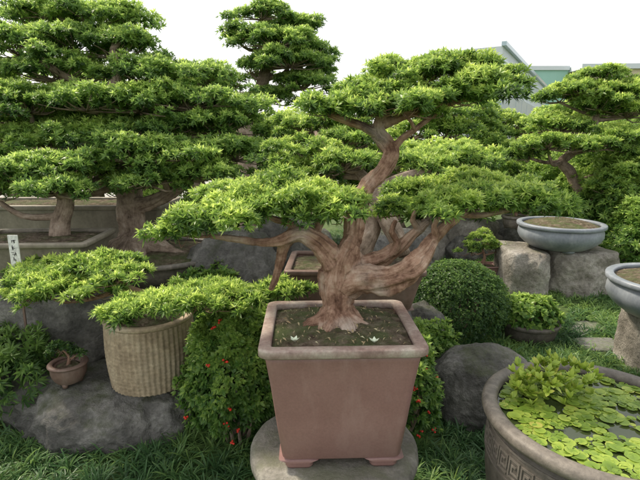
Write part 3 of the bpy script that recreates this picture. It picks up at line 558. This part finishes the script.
# ================================================================ shrubs
def shrub(name,label,c,r,leaf,nleaf,mat,width,n,tb=.4,core=True,cat='shrub',berries=0,lumps=.12,shape=2.0):
    e=empty(name,(c[0],c[1],0),label,cat)
    d=rng.normal(size=(n,3)); d/=np.linalg.norm(d,axis=1,keepdims=True); d[:,2]=np.where(d[:,2]<-.5,-d[:,2],d[:,2])
    rad=np.where(rng.random(n)<.25,.6+.3*rng.random(n),.9+.14*rng.random(n)); lump=np.array([noise.noise(tuple(q*2.4+c[0]))*1.0+noise.noise(tuple(q*5+c[1]))*.6 for q in d])
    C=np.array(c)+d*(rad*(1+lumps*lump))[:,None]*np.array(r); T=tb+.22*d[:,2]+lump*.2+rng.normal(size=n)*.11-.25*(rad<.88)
    keep=C[:,2]>.01; C,d,T=C[keep],d[keep],T[keep]
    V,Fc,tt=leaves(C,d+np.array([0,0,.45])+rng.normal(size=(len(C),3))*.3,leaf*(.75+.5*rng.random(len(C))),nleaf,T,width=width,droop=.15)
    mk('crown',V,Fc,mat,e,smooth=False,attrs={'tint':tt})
    st=[]
    for k in range(7):
        a=k*.9; q=np.array([c[0]+math.cos(a)*r[0]*.6,c[1]+math.sin(a)*r[1]*.6,c[2]+r[2]*.5]); b0=np.array([c[0]+math.cos(a)*.04,c[1]+math.sin(a)*.04,-.02])
        st.append(tube([b0,(b0+q)/2+rng.normal(size=3)*.02,q],[.012,.009,.004],seg=6,flute=0))
    V,Fc=merge([(s[0],s[1]) for s in st]); mk('trunk',V,Fc,BARKG,e,attrs={'grain':np.concatenate([s[2] for s in st])})
    for k in range(berries):
        q=rng.normal(size=3); q[1]=-abs(q[1])-.3; q/=np.linalg.norm(q); lm=noise.noise(tuple(q*2.4+c[0]))+noise.noise(tuple(q*5+c[1]))*.6
        p=np.array(c)+q*np.array(r)*(1+lumps*lm)*1.07
        if p[2]<.08: continue
        parts=[]
        for s in range(4):
            o=p+rng.normal(size=3)*.006
            parts.append(loft([cring(o,.0015,o[2]-.006,8),cring(o,.006,o[2]-.002,8),cring(o,.006,o[2]+.002,8),cring(o,.0015,o[2]+.006,8)]))
        mk('berry_cluster',*merge(parts),BERRY,e)
    return e
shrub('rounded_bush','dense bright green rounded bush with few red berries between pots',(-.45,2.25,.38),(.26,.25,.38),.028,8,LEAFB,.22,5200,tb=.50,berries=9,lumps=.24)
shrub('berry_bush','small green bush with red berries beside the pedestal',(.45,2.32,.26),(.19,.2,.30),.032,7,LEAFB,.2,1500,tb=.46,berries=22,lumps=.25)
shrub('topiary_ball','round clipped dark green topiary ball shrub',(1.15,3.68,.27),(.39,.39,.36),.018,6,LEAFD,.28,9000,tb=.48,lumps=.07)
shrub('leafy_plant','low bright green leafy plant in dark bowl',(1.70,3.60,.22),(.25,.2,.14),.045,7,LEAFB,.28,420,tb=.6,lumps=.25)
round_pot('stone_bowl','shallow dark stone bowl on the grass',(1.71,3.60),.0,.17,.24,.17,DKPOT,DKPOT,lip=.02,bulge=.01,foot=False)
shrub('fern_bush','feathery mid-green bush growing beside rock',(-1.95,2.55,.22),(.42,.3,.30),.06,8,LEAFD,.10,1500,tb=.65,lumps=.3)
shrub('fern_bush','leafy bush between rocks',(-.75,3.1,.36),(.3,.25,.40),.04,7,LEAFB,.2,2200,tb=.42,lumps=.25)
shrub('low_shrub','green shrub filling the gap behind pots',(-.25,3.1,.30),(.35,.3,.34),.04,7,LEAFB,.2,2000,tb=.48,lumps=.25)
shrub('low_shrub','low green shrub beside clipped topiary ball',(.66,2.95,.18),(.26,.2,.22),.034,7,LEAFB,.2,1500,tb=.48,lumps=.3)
# ================================================================ RIGHT
rock('garden_boulder','smooth rounded grey-brown boulder set in mondo grass',(1.0,2.62,.10),(.34,.28,.27),k=2.4,rough=.10,seed=11,sub=6)
rock('upright_boulder','tall tan-grey stump-like boulder with flat top carrying a pot',(2.60,4.74,.2),(.34,.42,.42),k=5,rough=.14,seed=12,mat=ROCKB,flat=.53,rot=.12,sub=6)
rock('upright_boulder','narrow upright tan-grey boulder beside a larger flat-topped one',(2.08,4.66,.2),(.21,.34,.42),k=4.5,rough=.16,seed=16,mat=ROCKB,flat=.53,rot=-.1)
rock('flat_stone','low flat stepping stone under a small potted bonsai',(1.78,5.0,.10),(.36,.26,.11),k=3,seed=13,flat=.19,sub=4,mat=ROCKB)
for i,(x,y,rx,rz,m) in enumerate([(.72,3.35,.24,.32,ROCK),(1.35,6.0,.45,.42,ROCKB),(2.05,6.2,.5,.5,ROCKB),(1.85,5.7,.25,.35,ROCK),(2.75,6.3,.5,.5,ROCK),(3.35,4.9,.45,.3,ROCKB),(.75,5.2,.5,.5,ROCK),(1.1,4.6,.3,.3,ROCK)]):
    rock('garden_rock','rough grey-brown garden rock among plants',(x,y,rz*.45),(rx,rx*.75,rz*.75),k=2.8,seed=20+i,mat=m,sub=4,rough=.28,rot=i)
rc=(2.42,4.62)
round_pot('blue_grey_bonsai_pot','wide blue-grey glazed bonsai pot with bare soil on boulder',rc,.53,.27,.41,.25,BLUEG,BLUEG,lip=.035,bulge=.06,mound=.07,rimh=.035,group='blue-grey glazed pots')
d=5.6; b=at(590,225,d)
tree('podocarpus_bonsai','tall podocarpus with thin curved grey trunk growing behind boulder',(b[0],b[1],0),[[(np.array([b[0],b[1],-.05]),.08),(np.array([b[0],b[1],.4]),.07)]+L((588,210,d,6),(580,195,d,5.5),(576,185,d,5.5),(570,172,d,5),(562,162,d,4.5),(575,150,d,4),(590,135,d,4),(598,110,d,3),(600,90,d,2.5)),L((574,184,d,4),(590,178,d,3),(605,172,d,2))],
 [PD(600,78,5.6,26,9),PD(578,90,5.5,26,8),PD(624,94,5.4,30,12),PD(560,98,5.6,18,7),PD(600,105,5.5,32,9),PD(626,112,5.5,30,9),PD(548,144,5.3,28,8),PD(530,154,5.4,20,7),PD(588,146,5.2,30,8),PD(618,140,5.3,34,12),PD(638,165,5.1,30,13),PD(562,126,5.5,30,9),PD(612,188,5.2,26,10)],leaf=.050,nleaf=11,mat=LEAFM,bark=BARKG,tbase=.46,width=.115,gap=.08)
for i,(px,py,d,rx,rz) in enumerate([(625,215,5.4,.55,.6),(600,190,6.2,.6,.6),(645,245,4.9,.45,.4),(548,200,6.5,.5,.5),(578,212,5.9,.5,.4),(625,165,6.2,.6,.5)]):
    p=at(px,py,d); shrub('broadleaf_shrub','dense glossy green podocarpus shrub behind rocks',(p[0],p[1],max(p[2]-.05,rz*.6)),(rx,rx,rz+.1),.062,9,LEAFB,.12,2900,tb=.54,lumps=.3)
rp=(2.40,3.0)
rock('stone_block','straight squared grey stone pedestal supporting a glazed pot',(2.46,3.02,.2),(.27,.27,.27),k=9,rough=.05,seed=14,flat=.42,mat=ROCKB)
round_pot('blue_grey_bonsai_pot','deep round blue-grey glazed pot on stone block',rp,.42,.28,.42,.27,BLUEG,BLUEG,lip=.035,bulge=.06,mound=.05,rimh=.035,group='blue-grey glazed pots')
# small potted bonsai on flat stone
q=(1.74,4.86)
rect_pot('small_clay_pot','small reddish rectangular clay pot on flat stone',q,.19,.11,.19,.12,.16,.10,CLAY,CLAY,rimw=.02,rimh=.015,foot=.012,mound=.01)
b=np.array([q[0],q[1],.29]); tree('small_bonsai','small rounded bonsai with fine green foliage in clay pot',b,[[(b,.025),(b+(.03,0,.08),.018),(b+(0,0,.17),.012)]],[(b+(0,0,.27),.16,.14,.08),(b+(-.12,0,.18),.12,.1,.05),(b+(.13,0,.17),.12,.1,.05)],leaf=.028,nleaf=9,mat=LEAFM,tbase=.5,width=.14,R=.06,dens=.8)
q=at(515,222,5.6); round_pot('stone_bowl','low grey stone planter bowl on rocks',(q[0],q[1]),q[2]-.08,.16,.16,.12,DKRIM,DKRIM,lip=.02,bulge=.01,n=36)
b=np.array([q[0],q[1],q[2]+.07]); tree('small_bonsai','small green bonsai in grey stone bowl',b,[[(b,.02),(b+(.02,0,.1),.012)]],[(b+(0,0,.16),.2,.18,.09)],leaf=.04,nleaf=9,mat=LEAF,R=.08,dens=.6)
# ================================================================ BACKGROUND TREES
def bgtree(px,top,w,d,bot,leaf=.070,mat=None,tb=.46,lab='dense green garden tree with rounded layered crown'):
    a=at(px,top,d); z1=a[2]; zb=at(px,bot,d)[2]; hw=w*.5*d/FP; x,y=a[0],a[1]; pads=[]
    rows=max(2,int((z1-zb)/(.34)))
    for r in range(rows):
        t=(r+.5)/rows; z=zb+(z1-zb)*t; ww=hw*math.sqrt(max(.15,1-(t*.92)**2.2)); k=max(1,int(ww/.38)+1)
        for i in range(k):
            pads.append((np.array([x+(((i+.5)/k)*2-1)*ww*.8+rng.normal()*.08,y+rng.normal()*hw*.3-.2*(1-t),z+rng.normal()*.06]),max(.35,ww/k*1.15),max(.4,hw*.5),.17))
    tr=[[(np.array([x,y,-.1]),.13),(np.array([x+.05,y,zb*.5]),.11),(np.array([x-.06,y,zb]),.09),(np.array([x+.05,y,(zb+z1)/2]),.06),(np.array([x,y,z1-.2]),.03)]]
    tree('garden_tree',lab,(x,y,0),tr,pads,leaf=leaf,nleaf=9,mat=mat or LEAF,bark=BARKG,tbase=tb,cat='tree',R=.17,width=.13,twig=1,dens=.72,gap=.06)
for a in [(428,96,110,7.2,190),(478,100,80,8.2,205),(365,108,90,7.6,200),(518,112,90,8.4,205),(555,108,80,9.0,210),(605,100,90,8.5,215),(655,84,80,7.5,215),(310,112,100,7.4,215),(240,120,90,7.0,215),(150,130,120,7.2,215),(40,120,140,7.4,200),(400,150,100,6.2,215),(465,145,100,6.0,212),
   (190,70,110,6.6,150),(80,60,150,6.8,140)]:
    bgtree(*a,mat=LEAFM)
# ================================================================ BUILDINGS
def prism(P,z0,z1):
    n=len(P); V=[(x,y,z0) for x,y in P]+[(x,y,z1) for x,y in P]
    return np.array(V,float),[tuple(range(n))[::-1],tuple(range(n,2*n))]+[(i,(i+1)%n,n+(i+1)%n,n+i) for i in range(n)]
A=np.array([11.6,31.5]);Bp=np.array([26.5,57.]);Dp=np.array([8.6,33.3])
e=empty('warehouse_building',(A[0],A[1],0),'pale white-blue industrial building with glazed bands','building')
mk('wall',*prism([A,Bp,Bp+(Dp-A),Dp],-.1,7.5),WHITE,e,smooth=False)
def strip(P,Q,t0,t1,z0,z1,off=.08):
    d=(Q-P)/np.linalg.norm(Q-P); nrm=np.array([d[1],-d[0]]); p=P+(Q-P)*t0; q=P+(Q-P)*t1
    return prism([p+nrm*off,q+nrm*off,q-nrm*.05,p-nrm*.05],z0,z1)
for i in range(9):
    t=.02+i*.107
    for zz in(1.5,3.7,5.6): mk('window',*strip(A,Bp,t,t+.102,zz,zz+1.2),GLASS,e,smooth=False)
for zz in(3.7,5.6): mk('window',*strip(Dp,A,.06,.9,zz,zz+1.1),GLASS,e,smooth=False)
mk('parapet',*strip(A,Bp,-.005,1.0,7.5,7.75,.25),GLASS,e,smooth=False)
e=empty('factory_building',(50,74,0),'long beige building with flat white roof','building')
mk('wall',*prism([(39,73),(90,70),(90,85),(39,86)],-.1,12.0),BEI,e,smooth=False)
mk('roof',*prism([(38.6,72.4),(90.5,69.4),(90.5,85.6),(38.6,86.6)],12.0,12.7),WHITE,e,smooth=False)
for i in range(9):
    mk('window',*strip(np.array([39.,73.]),np.array([90.,70.]),.04+i*.106,.04+i*.106+.07,9.0,10.4),GLASS,e,smooth=False)
e=empty('teal_building',(35,76,0),'teal clad industrial building with flat roof','building')
mk('wall',*prism([(31.5,76),(38.5,76),(38.5,90),(31.5,90)],-.1,12.3),TEAL,e,smooth=False)
mk('roof',*prism([(31.2,75.7),(38.5,75.7),(38.5,90.3),(31.2,90.3)],12.3,12.9),WHITE,e,smooth=False)
# ================================================================ CAMERA, LIGHT
cam=bpy.data.cameras.new('camera'); co=bpy.data.objects.new('camera',cam); S.collection.objects.link(co); co.location=(0,0,CH); co.rotation_euler=(math.radians(78),0,0)
cam.sensor_width=36; cam.lens=FP/640*36; cam.clip_end=1000; cam.clip_start=.02; S.camera=co
EL,AZ=math.radians(48),math.radians(55)
w=bpy.data.worlds.new('World'); S.world=w; w.use_nodes=True; nt=w.node_tree; nt.nodes.clear()
sky=nt.nodes.new('ShaderNodeTexSky'); sky.sky_type='NISHITA'; sky.sun_disc=False; sky.sun_elevation=EL; sky.sun_rotation=-AZ; sky.dust_density=6; sky.air_density=1
mx=nt.nodes.new('ShaderNodeMix'); mx.data_type='RGBA'; mx.inputs[0].default_value=.72; mx.inputs[7].default_value=(9.6,9.6,9.4,1)
bg=nt.nodes.new('ShaderNodeBackground'); bg.inputs[1].default_value=.15; ow=nt.nodes.new('ShaderNodeOutputWorld')
nt.links.new(sky.outputs[0],mx.inputs[6]); nt.links.new(mx.outputs[2],bg.inputs[0]); nt.links.new(bg.outputs[0],ow.inputs[0])
sl=bpy.data.lights.new('sun','SUN'); sl.energy=5; sl.angle=math.radians(8); sl.color=(1,.89,.72); so=bpy.data.objects.new('sun',sl); S.collection.objects.link(so)
dv=Vector((-math.sin(AZ)*math.cos(EL),math.cos(AZ)*math.cos(EL),math.sin(EL)))
so.rotation_euler=dv.to_track_quat('Z','Y').to_euler()
S.view_settings.view_transform='Standard'; S.view_settings.look='None'; S.view_settings.exposure=0
